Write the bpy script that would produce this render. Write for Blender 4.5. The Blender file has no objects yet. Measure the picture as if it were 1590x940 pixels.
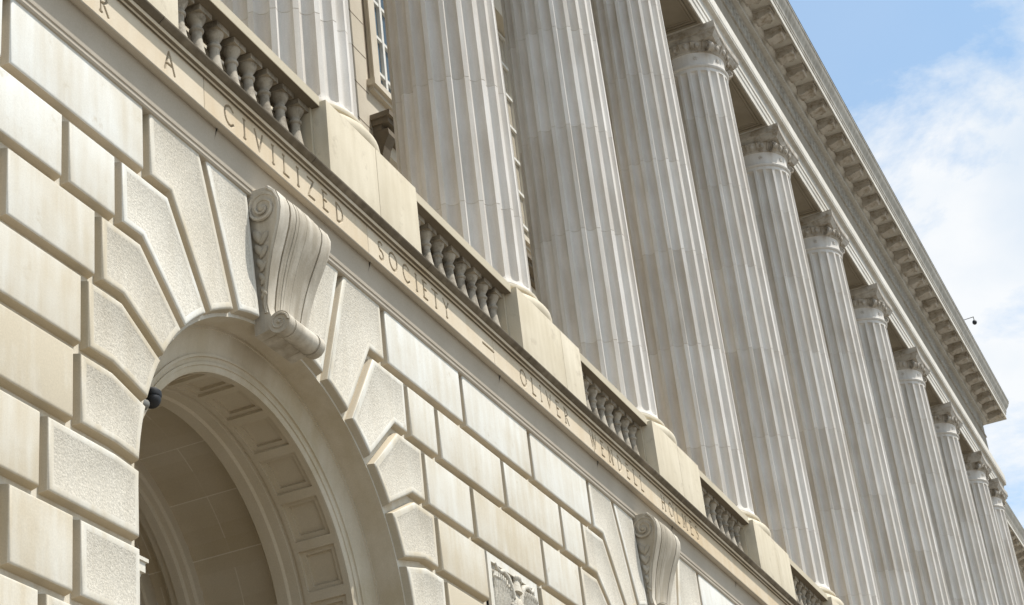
import bpy, math, random
from mathutils import Vector, Matrix
import numpy as np
random.seed(7)
sc = bpy.context.scene
col = sc.collection
K = 4.6          # metres per bay (column spacing); all dimensions below are in bays, measured from the eye point
EYE = 1.6        # eye height in metres
PI = math.pi

# ------------------------------------------------------------------ camera
cam_data = bpy.data.cameras.new('camera')
cam = bpy.data.objects.new('camera', cam_data)
col.objects.link(cam)
cam_data.sensor_width = 36.0
cam_data.lens = 36.0 * 2951.0 / 1590.0
cam_data.clip_end = 3000
cam_data.clip_start = 0.1
R = Matrix(((0.40739559, -0.39211417, -0.82478804), (-0.90712376, -0.27819430, -0.31580756), (-0.10561871, 0.87684347, -0.46903121)))
cam.matrix_world = Matrix.Translation((0, 0, EYE)) @ R.to_4x4()
sc.camera = cam

# ------------------------------------------------------------------ light and exposure
SUN = Vector((0.36, -1.0, 2.0)).normalized()      # towards the sun
sun_el = math.asin(SUN.z)
sun_rot = math.atan2(SUN.x, SUN.y)
ld = bpy.data.lights.new('sun', 'SUN')
ld.energy = 4.9
ld.angle = math.radians(0.53)
ld.color = (1.0, 0.965, 0.91)
sun = bpy.data.objects.new('sun', ld)
col.objects.link(sun)
sun.rotation_euler = SUN.to_track_quat('Z', 'Y').to_euler()
sun.location = (0, -20, 40)

world = bpy.data.worlds.new('World')
sc.world = world
world.use_nodes = True
wt = world.node_tree
for n in list(wt.nodes):
    wt.nodes.remove(n)
W = wt.nodes.new
wl = wt.links.new
wout = W('ShaderNodeOutputWorld')
bg = W('ShaderNodeBackground')
bg.inputs['Strength'].default_value = 0.085
sky = W('ShaderNodeTexSky')
sky.sky_type = 'NISHITA'
sky.sun_disc = False
sky.sun_elevation = sun_el
sky.sun_rotation = sun_rot
sky.air_density = 1.0
sky.dust_density = 1.6
sky.ozone_density = 1.5
tc = W('ShaderNodeTexCoord')
sep = W('ShaderNodeSeparateXYZ')
mp = W('ShaderNodeMapping')
mp.inputs['Scale'].default_value = (1.0, 1.0, 1.5)
mp.inputs['Location'].default_value = (3.1, 0.4, 0.2)
nz = W('ShaderNodeTexNoise')
nz.inputs['Scale'].default_value = 5.2
nz.inputs['Detail'].default_value = 9
nz.inputs['Roughness'].default_value = 0.62
nz.inputs['Distortion'].default_value = 0.25
wl(tc.outputs['Generated'], mp.inputs['Vector'])
wl(mp.outputs['Vector'], nz.inputs['Vector'])
wl(tc.outputs['Generated'], sep.inputs['Vector'])
# more cloud low in the sky, clear blue high up
el = W('ShaderNodeMapRange')
el.inputs['From Min'].default_value = 0.56
el.inputs['From Max'].default_value = 0.43
el.inputs['To Min'].default_value = -0.13
el.inputs['To Max'].default_value = 0.095
wl(sep.outputs['Z'], el.inputs['Value'])
ad = W('ShaderNodeMath')
ad.operation = 'ADD'
wl(nz.outputs['Fac'], ad.inputs[0])
wl(el.outputs['Result'], ad.inputs[1])
ramp = W('ShaderNodeValToRGB')
ramp.color_ramp.elements[0].position = 0.49
ramp.color_ramp.elements[1].position = 0.62
ramp.color_ramp.elements[0].color = (0.12, 0.12, 0.12, 1)
ramp.color_ramp.elements[1].color = (1, 1, 1, 1)
wl(ad.outputs[0], ramp.inputs['Fac'])
nz2 = W('ShaderNodeTexNoise')
nz2.inputs['Scale'].default_value = 7
nz2.inputs['Detail'].default_value = 6
wl(mp.outputs['Vector'], nz2.inputs['Vector'])
cr2 = W('ShaderNodeValToRGB')
cr2.color_ramp.elements[0].position = 0.35
cr2.color_ramp.elements[1].position = 0.60
cr2.color_ramp.elements[0].color = (8.0, 9.2, 10.6, 1)
cr2.color_ramp.elements[1].color = (10.7, 11.0, 11.3, 1)
wl(nz2.outputs['Fac'], cr2.inputs['Fac'])
skyc = W('ShaderNodeMix')
skyc.data_type = 'RGBA'
skyc.blend_type = 'MULTIPLY'
skyc.inputs[0].default_value = 1.0
skyc.inputs[7].default_value = (2.3, 2.6, 2.45, 1)
wl(sky.outputs['Color'], skyc.inputs[6])
mx = W('ShaderNodeMix')
mx.data_type = 'RGBA'
wl(ramp.outputs['Color'], mx.inputs[0])
wl(skyc.outputs[2], mx.inputs[6])
wl(cr2.outputs['Color'], mx.inputs[7])
wl(mx.outputs[2], bg.inputs['Color'])
wl(bg.outputs[0], wout.inputs['Surface'])
sc.view_settings.view_transform = 'Standard'
sc.view_settings.look = 'None'
sc.view_settings.exposure = 0.06
sc.view_settings.gamma = 1.0
sc.view_settings.use_curve_mapping = False
sc.cycles.max_bounces = 8
sc.cycles.diffuse_bounces = 6

# ------------------------------------------------------------------ materials
def stone(name, base, pale, mott=0.5, bump=0.25, bscale=60, streak=0.0, rough=0.85, stipple=0.0, dirt=None, dirtamt=0.0):
    m = bpy.data.materials.new(name)
    m.use_nodes = True
    t = m.node_tree
    N = t.nodes.new
    L = t.links.new
    b = t.nodes['Principled BSDF']
    b.inputs['Roughness'].default_value = rough
    b.inputs['Specular IOR Level'].default_value = 0.25
    geo = N('ShaderNodeNewGeometry')
    at = N('ShaderNodeAttribute')
    at.attribute_name = 'tone'
    n1 = N('ShaderNodeTexNoise'); n1.inputs['Scale'].default_value = 1.3; n1.inputs['Detail'].default_value = 7; n1.inputs['Roughness'].default_value = 0.6
    L(geo.outputs['Position'], n1.inputs['Vector'])
    mpp = N('ShaderNodeMapping'); mpp.inputs['Scale'].default_value = (1, 1, 0.12)
    L(geo.outputs['Position'], mpp.inputs['Vector'])
    n2 = N('ShaderNodeTexNoise'); n2.inputs['Scale'].default_value = 9; n2.inputs['Detail'].default_value = 5
    L(mpp.outputs['Vector'], n2.inputs['Vector'])
    # tone + mottling -> mix between base and pale
    mr = N('ShaderNodeMapRange'); mr.inputs['From Min'].default_value = 0.3; mr.inputs['From Max'].default_value = 0.7
    mr.inputs['To Min'].default_value = -mott * 0.5; mr.inputs['To Max'].default_value = mott * 0.5; mr.clamp = False
    L(n1.outputs['Fac'], mr.inputs['Value'])
    a1 = N('ShaderNodeMath'); a1.operation = 'ADD'; L(at.outputs['Fac'], a1.inputs[0]); L(mr.outputs['Result'], a1.inputs[1])
    mr2 = N('ShaderNodeMapRange'); mr2.inputs['From Min'].default_value = 0.3; mr2.inputs['From Max'].default_value = 0.7
    mr2.inputs['To Min'].default_value = -streak; mr2.inputs['To Max'].default_value = streak; mr2.clamp = False
    L(n2.outputs['Fac'], mr2.inputs['Value'])
    a2 = N('ShaderNodeMath'); a2.operation = 'ADD'; a2.use_clamp = True; L(a1.outputs[0], a2.inputs[0]); L(mr2.outputs['Result'], a2.inputs[1])
    mix = N('ShaderNodeMix'); mix.data_type = 'RGBA'
    mix.inputs[6].default_value = (*base, 1); mix.inputs[7].default_value = (*pale, 1)
    L(a2.outputs[0], mix.inputs[0])
    last = mix.outputs[2]
    if dirt:
        n4 = N('ShaderNodeTexNoise'); n4.inputs['Scale'].default_value = 4.5; n4.inputs['Detail'].default_value = 8; n4.inputs['Roughness'].default_value = 0.7
        L(geo.outputs['Position'], n4.inputs['Vector'])
        r4 = N('ShaderNodeMapRange'); r4.inputs['From Min'].default_value = 0.62 - 0.3 * dirtamt; r4.inputs['From Max'].default_value = 0.75 - 0.2 * dirtamt
        L(n4.outputs['Fac'], r4.inputs['Value'])
        r4.inputs['To Max'].default_value = 0.85
        md = N('ShaderNodeMix'); md.data_type = 'RGBA'; md.inputs[7].default_value = (*dirt, 1)
        L(r4.outputs['Result'], md.inputs[0]); L(last, md.inputs[6])
        last = md.outputs[2]
    # fine speckle in the colour of the stone
    n5 = N('ShaderNodeTexNoise'); n5.inputs['Scale'].default_value = 55 if stipple else 90; n5.inputs['Detail'].default_value = 3
    L(geo.outputs['Position'], n5.inputs['Vector'])
    r5 = N('ShaderNodeMapRange'); r5.inputs['From Min'].default_value = 0.3; r5.inputs['From Max'].default_value = 0.7
    r5.inputs['To Min'].default_value = 0.82 if stipple else 0.94; r5.inputs['To Max'].default_value = 1.16 if stipple else 1.05
    L(n5.outputs['Fac'], r5.inputs['Value'])
    mm = N('ShaderNodeMix'); mm.data_type = 'RGBA'; mm.blend_type = 'MULTIPLY'; mm.inputs[0].default_value = 1
    L(last, mm.inputs[6]); L(r5.outputs['Result'], mm.inputs[7])
    L(mm.outputs[2], b.inputs['Base Color'])
    n3 = N('ShaderNodeTexNoise'); n3.inputs['Scale'].default_value = bscale; n3.inputs['Detail'].default_value = 4; n3.inputs['Roughness'].default_value = 0.65
    L(geo.outputs['Position'], n3.inputs['Vector'])
    bp = N('ShaderNodeBump'); bp.inputs['Strength'].default_value = bump; bp.inputs['Distance'].default_value = 0.02 if stipple else 0.006
    L(n3.outputs['Fac'], bp.inputs['Height'])
    if stipple:
        bp.inputs['Strength'].default_value = stipple
    L(bp.outputs['Normal'], b.inputs['Normal'])
    return m

def plain(name, rgb, rough=0.5, metal=0.0, var=0.0):
    m = bpy.data.materials.new(name)
    m.use_nodes = True
    t = m.node_tree
    b = t.nodes['Principled BSDF']
    b.inputs['Roughness'].default_value = rough
    b.inputs['Metallic'].default_value = metal
    n = t.nodes.new('ShaderNodeTexNoise'); n.inputs['Scale'].default_value = 6; n.inputs['Detail'].default_value = 6
    g = t.nodes.new('ShaderNodeNewGeometry'); t.links.new(g.outputs['Position'], n.inputs['Vector'])
    mx_ = t.nodes.new('ShaderNodeMix'); mx_.data_type = 'RGBA'
    mx_.inputs[6].default_value = (*[c * (1 - var) for c in rgb], 1); mx_.inputs[7].default_value = (*[min(1, c * (1 + var)) for c in rgb], 1)
    t.links.new(n.outputs['Fac'], mx_.inputs[0]); t.links.new(mx_.outputs[2], b.inputs['Base Color'])
    return m

M_WALL = stone('smooth_limestone', (0.53, 0.46, 0.345), (0.71, 0.70, 0.65), mott=0.50, bump=0.12, streak=0.22, dirt=(0.50, 0.435, 0.33), dirtamt=0.1)
M_STIP = stone('stippled_limestone', (0.49, 0.44, 0.355), (0.64, 0.60, 0.52), mott=0.40, stipple=0.38, bscale=62, streak=0.12)
M_BELT = stone('belt_limestone', (0.54, 0.42, 0.27), (0.62, 0.53, 0.40), mott=0.9, bump=0.15, streak=0.2)
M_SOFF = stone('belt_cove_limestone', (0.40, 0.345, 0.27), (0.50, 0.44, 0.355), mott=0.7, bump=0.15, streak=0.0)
M_DARK = stone('weathered_shaded_limestone', (0.13, 0.105, 0.072), (0.27, 0.225, 0.165), mott=0.9, bump=0.3, streak=0.3, dirt=(0.09, 0.07, 0.05), dirtamt=0.1)  # weathered stone; its colour also carries the shadow of the overhanging belt cornice
M_PARA = stone('parapet_limestone', (0.50, 0.43, 0.31), (0.62, 0.55, 0.425), mott=0.6, bump=0.12, streak=0.25, dirt=(0.42, 0.355, 0.26), dirtamt=0.15)
M_RAIL = stone('rail_limestone', (0.44, 0.38, 0.27), (0.56, 0.49, 0.37), mott=0.6, bump=0.15)
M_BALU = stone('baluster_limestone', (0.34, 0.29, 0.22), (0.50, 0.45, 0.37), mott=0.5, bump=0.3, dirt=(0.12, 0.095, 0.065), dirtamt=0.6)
M_COL = stone('column_limestone', (0.52, 0.47, 0.405), (0.69, 0.655, 0.605), mott=0.45, bump=0.12, streak=0.30)
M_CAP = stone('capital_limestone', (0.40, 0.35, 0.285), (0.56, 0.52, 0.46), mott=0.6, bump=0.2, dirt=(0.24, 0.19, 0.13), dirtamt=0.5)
M_ENT = stone('entablature_limestone', (0.46, 0.42, 0.355), (0.62, 0.59, 0.53), mott=0.6, bump=0.15, streak=0.25)
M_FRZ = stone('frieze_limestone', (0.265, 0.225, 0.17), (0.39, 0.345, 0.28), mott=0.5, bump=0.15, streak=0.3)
M_CROWN = stone('crown_limestone', (0.34, 0.31, 0.26), (0.50, 0.47, 0.41), mott=0.8, bump=0.15, streak=0.45)
M_CONS = stone('bracket_limestone', (0.38, 0.33, 0.255), (0.58, 0.525, 0.435), mott=0.7, bump=0.35, bscale=45, streak=0.55)
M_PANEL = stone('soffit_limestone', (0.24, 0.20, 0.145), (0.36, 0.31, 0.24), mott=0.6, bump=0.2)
M_CUT = stone('letter_groove_stone', (0.37, 0.305, 0.215), (0.44, 0.37, 0.27), mott=0.6, bump=0.2)
M_LEAD = plain('lead_flashing', (0.09, 0.10, 0.11), 0.6, 0.0, 0.2)
M_REVEAL = stone('reveal_limestone', (0.48, 0.405, 0.285), (0.64, 0.58, 0.48), mott=0.9, bump=0.15, streak=0.15)
M_VAULT = stone('vault_limestone', (0.47, 0.39, 0.265), (0.68, 0.62, 0.52), mott=0.35, bump=0.15)
M_BACK = stone('portico_limestone', (0.50, 0.44, 0.34), (0.64, 0.58, 0.48), mott=0.5, bump=0.15)
M_BED = stone('shaded_joint_limestone', (0.43, 0.365, 0.26), (0.52, 0.45, 0.35), mott=0.6, bump=0.2)  # block joint faces, coloured browner to paint in the shade of the joints
M_UNDER = stone('shade_darkened_limestone', (0.13, 0.105, 0.072), (0.22, 0.185, 0.14), mott=0.7, bump=0.3)  # dark colour paints shade under the rail, belt moulding and window hoods
M_JOINT = plain('mortar_shadow_stone', (0.16, 0.125, 0.085), 0.9, 0, 0.2)
M_GLASS = plain('window_glass', (0.10, 0.15, 0.20), 0.06, 0.0, 0.05)
M_GLASS.node_tree.nodes['Principled BSDF'].inputs['Specular IOR Level'].default_value = 1.0
M_BLIND = plain('window_with_blind', (0.42, 0.37, 0.29), 0.25, 0, 0.15)
M_WHITE = plain('painted_window_frame', (0.72, 0.70, 0.64), 0.45, 0, 0.05)
M_BLACK = plain('black_plastic', (0.008, 0.008, 0.009), 0.55, 0, 0.1)
M_GREY = plain('grey_metal', (0.20, 0.19, 0.165), 0.45, 0.3, 0.1)
M_PAVE = plain('concrete_paving', (0.20, 0.18, 0.15), 0.85, 0, 0.12)
M_ROAD = plain('asphalt', (0.055, 0.055, 0.055), 0.9, 0, 0.2)

# ------------------------------------------------------------------ mesh builder
class MB:
    def __init__(s):
        s.v = []; s.f = []; s.t = []; s.m = []
    def add(s, vs, fs, tone=0.3, mat=0):
        o = len(s.v); s.v += [tuple(p) for p in vs]
        for f in fs:
            s.f.append([o + i for i in f]); s.t.append(tone); s.m.append(mat)
    def box(s, x0, x1, y0, y1, z0, z1, tone=0.3, mat=0):
        v = [(x, y, z) for x in (x0, x1) for y in (y0, y1) for z in (z0, z1)]
        s.add(v, [(0, 1, 3, 2), (4, 6, 7, 5), (0, 4, 5, 1), (2, 3, 7, 6), (0, 2, 6, 4), (1, 5, 7, 3)], tone, mat)
    def sweep_x(s, prof, x0, x1, tone=0.3, mat=0, caps=True, cuts=(), closed=True):
        """prof: (y,z) points; extruded along x"""
        xs = [x0] + [c for c in cuts if x0 < c < x1] + [x1]
        n = len(prof)
        vs = [(x, y, z) for x in xs for (y, z) in prof]
        rng = n if closed else n - 1
        for i in range(len(xs) - 1):
            pass
        fs = []
        for i in range(len(xs) - 1):
            for j in range(rng):
                k = (j + 1) % n
                fs.append((i * n + j, i * n + k, (i + 1) * n + k, (i + 1) * n + j))
        if caps and closed:
            fs.append(tuple(range(n - 1, -1, -1))); fs.append(tuple((len(xs) - 1) * n + j for j in range(n)))
        s.add(vs, fs, tone, mat)
    def pillow(s, poly, yb, yf, r, inset0=0.0, seg=4, tone=0.3, mat=0, margin=0.0, centre=None, recess=0.0, joint=None):
        """poly: (x,z) ring seen from the street; block standing out from yb to yf (yf<yb) with rounded edges"""
        rings = []
        def ins(d):
            return offset_poly(poly, d)
        levels = [(inset0, yb)]
        if seg == 5:      # rusticated block: steep splayed joint, then a small rounded arris
            levels = [(inset0 + .0066, yb)] + [(inset0 + a * r, yf + b * r) for a, b in ((.62, .34), (.68, .18), (.78, .07), (.89, .02), (1.0, 0))]
        else:
            for k in range(seg + 1):
                a = k / seg * PI / 2
                levels.append((inset0 + r - r * math.cos(a), yf + r - r * math.sin(a)))
        if margin:
            levels.append((inset0 + r + margin, yf))
            levels.append((inset0 + r + margin + 0.0012, yf + recess))
        vs = []; n = len(poly)
        for d, y in levels:
            for (x, z) in ins(d):
                vs.append((x, y, z))
        fs = []
        for i in range(len(levels) - 1):
            for j in range(n):
                k = (j + 1) % n
                fs.append((i * n + j, (i + 1) * n + j, (i + 1) * n + k, i * n + k))
        s.add(vs, fs, tone, mat)
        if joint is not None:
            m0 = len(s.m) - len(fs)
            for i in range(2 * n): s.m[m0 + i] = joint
        o = (len(levels) - 1) * n
        base = len(s.v) - len(vs)
        s.f.append([base + o + j for j in range(n - 1, -1, -1)]); s.t.append(tone); s.m.append(mat if centre is None else centre)
    def lathe(s, prof, cx, cy, n=24, tone=0.3, mat=0, a0=0.0):
        vs = []
        for (r, z) in prof:
            for i in range(n):
                a = a0 + 2 * PI * i / n
                vs.append((cx + r * math.cos(a), cy + r * math.sin(a), z))
        fs = []
        for i in range(len(prof) - 1):
            for j in range(n):
                k = (j + 1) % n
                fs.append((i * n + j, i * n + k, (i + 1) * n + k, (i + 1) * n + j))
        s.add(vs, fs, tone, mat)
        b = len(s.v) - len(vs)
        s.f.append([b + j for j in range(n - 1, -1, -1)]); s.t.append(tone); s.m.append(mat)
        s.f.append([b + (len(prof) - 1) * n + j for j in range(n)]); s.t.append(tone); s.m.append(mat)
    def tube(s, pts, rad, n=6, tone=0.3, mat=0):
        pts = [Vector(p) for p in pts]
        rads = rad if isinstance(rad, (list, tuple)) else [rad] * len(pts)
        vs = []
        for i, p in enumerate(pts):
            d = (pts[min(i + 1, len(pts) - 1)] - pts[max(i - 1, 0)]).normalized()
            u = d.cross(Vector((0.31, 0.2, 0.93)))
            if u.length < 1e-4: u = d.cross(Vector((1, 0, 0)))
            u.normalize(); w = d.cross(u)
            for k in range(n):
                a = 2 * PI * k / n
                vs.append(p + (u * math.cos(a) + w * math.sin(a)) * rads[i])
        fs = [(i * n + j, i * n + (j + 1) % n, (i + 1) * n + (j + 1) % n, (i + 1) * n + j) for i in range(len(pts) - 1) for j in range(n)]
        fs.append(tuple(range(n - 1, -1, -1))); fs.append(tuple((len(pts) - 1) * n + j for j in range(n)))
        s.add(vs, fs, tone, mat)
    def ball(s, c, rx, ry, rz, tone=0.3, mat=0, nu=10, nv=7, rot=None):
        vs = []; 
        for i in range(nv + 1):
            th = PI * i / nv
            for j in range(nu):
                ph = 2 * PI * j / nu
                p = Vector((rx * math.sin(th) * math.cos(ph), ry * math.sin(th) * math.sin(ph), rz * math.cos(th)))
                if rot is not None: p = rot @ p
                vs.append((c[0] + p.x, c[1] + p.y, c[2] + p.z))
        fs = [(i * nu + j, (i + 1) * nu + j, (i + 1) * nu + (j + 1) % nu, i * nu + (j + 1) % nu) for i in range(nv) for j in range(nu)]
        s.add(vs, fs, tone, mat)
    def build(s, name, mats, parent=None, smooth=0, origin=(0, 0, 0), sz=True):
        """origin in bays; vertices are stored relative to it, in metres"""
        me = bpy.data.meshes.new(name)
        ox, oy, oz = origin
        me.from_pydata([((x - ox) * K, (y - oy) * K, (z - oz) * K) for x, y, z in s.v], [], s.f)
        if not isinstance(mats, (list, tuple)): mats = [mats]
        for m in mats: me.materials.append(m)
        me.polygons.foreach_set('material_index', s.m)
        at = me.attributes.new('tone', 'FLOAT', 'FACE')
        at.data.foreach_set('value', s.t)
        me.validate()
        if smooth:
            me.shade_smooth()
            me.set_sharp_from_angle(angle=math.radians(smooth))
        o = bpy.data.objects.new(name, me)
        col.objects.link(o)
        if parent is not None: o.parent = parent
        o.location = (ox * K, oy * K, oz * K)
        if parent is not None and parent.get('_o') is not None:
            po = parent['_o']
            o.location = ((ox - po[0]) * K, (oy - po[1]) * K, (oz - po[2]) * K)
        elif parent is None:
            o.location = (ox * K, oy * K, oz * K + EYE)
        o['_o'] = [ox, oy, oz]
        return o

def offset_poly(poly, d):
    """inset polygon (x,z); works for either orientation"""
    n = len(poly)
    A = sum(poly[i][0] * poly[(i + 1) % n][1] - poly[(i + 1) % n][0] * poly[i][1] for i in range(n))
    sgn = 1 if A > 0 else -1
    out = []
    for i in range(n):
        p0 = Vector(poly[i - 1]); p1 = Vector(poly[i]); p2 = Vector(poly[(i + 1) % n])
        e1 = (p1 - p0).normalized(); e2 = (p2 - p1).normalized()
        n1 = Vector((-e1.y, e1.x)) * sgn; n2 = Vector((-e2.y, e2.x)) * sgn
        b = n1 + n2
        k = 1 + n1.dot(n2)
        k = max(k, 0.35)
        out.append((p1.x + b.x * d / k, p1.y + b.y * d / k))
    return out

def slabs(mb, prof, x0, x1, L, gap=.0010, lo=.2, hi=.75, off=0.0):
    x = x0; k = 0
    while x < x1 - 1e-4:
        b = min(x1, x + (L if k else L * (.4 + off)) * random.uniform(.92, 1.08))
        mb.sweep_x(prof, x, b - (gap if b < x1 else 0), random.uniform(lo, hi))
        x = b; k += 1

def empty(name, loc):
    o = bpy.data.objects.new(name, None)
    col.objects.link(o)
    o.location = (loc[0] * K, loc[1] * K, loc[2] * K + EYE)
    o['_o'] = list(loc)
    return o
def tag(o, label=None, cat=None, group=None, kind=None):
    for k, v in (('label', label), ('category', cat), ('group', group), ('kind', kind)):
        if v: o[k] = v
    return o
def copy_tree(o, dx, parent, jitter=None):
    c = o.copy(); col.objects.link(c)
    c.parent = parent
    c.location = (o.location.x + dx * K, o.location.y, o.location.z)
    for ch in [q for q in bpy.data.objects if q.parent == o]:
        d = ch.copy(); col.objects.link(d); d.parent = c
        d.location = ch.location.copy()
    return c

# ------------------------------------------------------------------ the key measurements (bays from the eye)
C0 = 3.2186                 # first column axis; next ones one bay apart
ARCH = [2.7186, 4.7186]     # arch axes, every second bay
GZ = -EYE / K               # ground
YW, YB = 1.4945, 1.5112       # outer faces of the rusticated blocks, bottom of the joints
ZS = 1.8690                 # underside of the belt at the wall
XW0, XW1 = 0.35, 22.0       # extent of the ground storey
SPR = 1.162; RR = 0.4615
XEND = 14.25
XCOR = 13.99     # the cornice and frieze stop short of the architrave
YBACK = 2.05

building = tag(empty('government_building', (7.2, 1.6, GZ)), 'pale limestone government building with fluted colonnade above arched rusticated ground storey', 'building')

# ------------------------------------------------------------------ ground
g = MB(); g.box(-120, 140, -120, 80, GZ - 0.05, GZ)
tag(g.build('ground', M_PAVE), kind='structure')
g = MB(); g.box(-100, 120, -5.2, -2.6, GZ + 0.0009, GZ + 0.0012)
tag(g.build('road', M_ROAD), kind='structure')
g = MB(); g.box(-100, 120, -2.6, -2.56, GZ + 0.001, GZ + 0.028)
tag(g.build('kerb', M_PAVE), kind='structure')

# ------------------------------------------------------------------ wall core with arched openings
def arc(cx, r, a0, a1, n, cz=SPR):
    return [(cx + r * math.cos(a0 + (a1 - a0) * i / n), cz + r * math.sin(a0 + (a1 - a0) * i / n)) for i in range(n + 1)]
wb = MB()
x = XW0
ZTOP = 1.93
for cx in ARCH:
    wb.add([(x, YB, GZ), (cx - RR, YB, GZ), (cx - RR, YB, ZTOP), (x, YB, ZTOP)], [(0, 1, 2, 3)])
    pts = arc(cx, RR, PI, 0, 64)
    pts = [(cx - RR, SPR)] + pts[1:-1] + [(cx + RR, SPR)]
    vs = [(p[0], YB, p[1]) for p in pts] + [(p[0], YB, ZTOP) for p in pts]
    n = len(pts)
    wb.add(vs, [(i, i + 1, n + i + 1, n + i) for i in range(n - 1)])
    x = cx + RR
wb.add([(x, YB, GZ), (XW1, YB, GZ), (XW1, YB, ZTOP), (x, YB, ZTOP)], [(0, 1, 2, 3)])
wb.add([(XW0, YB, GZ), (XW0, YBACK + 2, GZ), (XW0, YBACK + 2, ZTOP), (XW0, YB, ZTOP)], [(0, 1, 2, 3)])
# ---- the blocks
ROWH = 0.1329
def zrow(k): return ZS if k == 0 else 1.7363 - ROWH * (k - 1)
PAT = {0: [.432, .81, 1.19, 1.568], 1: [.515, .6585, 1.0, 1.3415, 1.485], 2: [.572, .808, 1.192, 1.428],
       3: [.6075, .8535, None, 1.1465, 1.3925], 4: [.627, .8535, None, 1.1465, 1.373], 5: [.705, .8535, None, 1.1465, 1.295],
       6: [.627, .79, 1.21, 1.373], 7: [.705, 1.0, 1.295]}
def pat(k):
    if k in PAT: return PAT[k]
    return PAT[6] if k % 2 == 0 else PAT[7]
NROW = 17
GAP = 0.0; BR = 0.0145
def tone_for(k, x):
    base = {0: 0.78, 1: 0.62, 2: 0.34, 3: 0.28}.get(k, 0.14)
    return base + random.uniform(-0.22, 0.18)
def block(mb, x0, x1, z0, z1, tone):
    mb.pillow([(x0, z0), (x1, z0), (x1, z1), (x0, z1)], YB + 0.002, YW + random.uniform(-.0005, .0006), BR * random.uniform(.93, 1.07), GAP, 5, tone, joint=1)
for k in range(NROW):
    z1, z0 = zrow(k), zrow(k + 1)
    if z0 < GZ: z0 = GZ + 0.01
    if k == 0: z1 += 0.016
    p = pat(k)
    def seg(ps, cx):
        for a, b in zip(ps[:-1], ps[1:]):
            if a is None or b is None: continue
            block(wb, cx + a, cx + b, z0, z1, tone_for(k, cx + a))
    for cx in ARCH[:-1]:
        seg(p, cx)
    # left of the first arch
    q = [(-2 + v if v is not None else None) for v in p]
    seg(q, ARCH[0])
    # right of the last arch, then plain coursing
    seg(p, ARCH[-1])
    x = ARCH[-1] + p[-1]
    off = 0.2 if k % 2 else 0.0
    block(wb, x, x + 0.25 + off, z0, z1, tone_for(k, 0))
    x += 0.25 + off
    while x < 12:
        block(wb, x, x + 0.37, z0, z1, tone_for(k, 0)); x += 0.37
    # strip at far left so the first arch group does not float
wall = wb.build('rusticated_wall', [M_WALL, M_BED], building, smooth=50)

# ------------------------------------------------------------------ arches
KINK = [(.096, ZS + .016), (.2606, ZS + .016), (.3665, zrow(1)), (.453, zrow(2)), (.508, zrow(3)), (.537, zrow(4)), (.53, zrow(5))]
ANG = [8.4, 19.9, 32.5, 45.2, 57.9, 71.0, 85.6]
RI = RR - 0.0005
def voussoirs(cx, parent):
    def inner(i): 
        a = math.radians(90 - ANG[i]); return (RI * math.cos(a), SPR + RI * math.sin(a))
    def arcpts(i, j, n=5):   # from j back to i along the intrados
        return [(RI * math.cos(math.radians(90 - a)), SPR + RI * math.sin(math.radians(90 - a))) for a in [ANG[j] + (ANG[i] - ANG[j]) * t / n for t in range(n + 1)]]
    polys = []
    polys.append([KINK[0], KINK[1]] + arcpts(0, 1))
    polys.append([KINK[1], (.432, ZS + .016), (.432, zrow(1)), KINK[2]] + arcpts(1, 2))
    edge = [None, .432, .515, .572, .6075, .627]
    for k in range(1, 5):
        polys.append([KINK[k + 1], (edge[k + 1], zrow(k)), (edge[k + 1], zrow(k + 1))] + ([KINK[k + 2]]) + arcpts(k + 1, k + 2))
    # springer and jamb stones
    za = SPR + RI * math.sin(math.radians(90 - ANG[6]))
    polys.append([(RI * math.cos(math.radians(90 - ANG[6])), za), KINK[6], (.705, zrow(5)), (.705, zrow(6)), (RI, zrow(6)), (RI, SPR)])
    for k in range(6, NROW):
        z1, z0 = zrow(k), max(zrow(k + 1), GZ + .01)
        polys.append([(RI, z1), (pat(k)[0], z1), (pat(k)[0], z0), (RI, z0)])
    for sgn in (-1, 1):
        for i, p in enumerate(polys):
            m = MB()
            pp = [(cx + sgn * a, b) for a, b in p]
            # drop duplicates
            q = []
            for pt in pp:
                if not q or (abs(pt[0] - q[-1][0]) + abs(pt[1] - q[-1][1])) > 1e-5: q.append(pt)
            tn = random.uniform(0.12, 0.5) + (0.15 if i < 3 else 0)
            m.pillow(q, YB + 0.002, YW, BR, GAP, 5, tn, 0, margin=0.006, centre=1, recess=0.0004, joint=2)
            # orientation: outward normals for both sides
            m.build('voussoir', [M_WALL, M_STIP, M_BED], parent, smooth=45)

def grid_arch(mb, cx, r_of, Ys, path, tone=0.3, tones=None, mat=0):
    """path: list of (kind, value); radial surface with depth steps. r_of(i,j) radius"""
    pts = []
    for i, (kd, val) in enumerate(path):
        row = []
        for j, y in enumerate(Ys):
            r = r_of(i, j)
            if kd == 'L': row.append((cx - r, y, val))
            elif kd == 'R': row.append((cx + r, y, val))
            else: row.append((cx + r * math.cos(val), y, SPR + r * math.sin(val)))
        pts.append(row)
    n = len(Ys)
    vs = [p for row in pts for p in row]
    o = len(mb.v)
    mb.v += vs
    for i in range(len(path) - 1):
        for j in range(n - 1):
            mb.f.append([o + i * n + j, o + i * n + j + 1, o + (i + 1) * n + j + 1, o + (i + 1) * n + j])
            mb.t.append(tones(i, j) if tones else tone); mb.m.append(mat)

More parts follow.
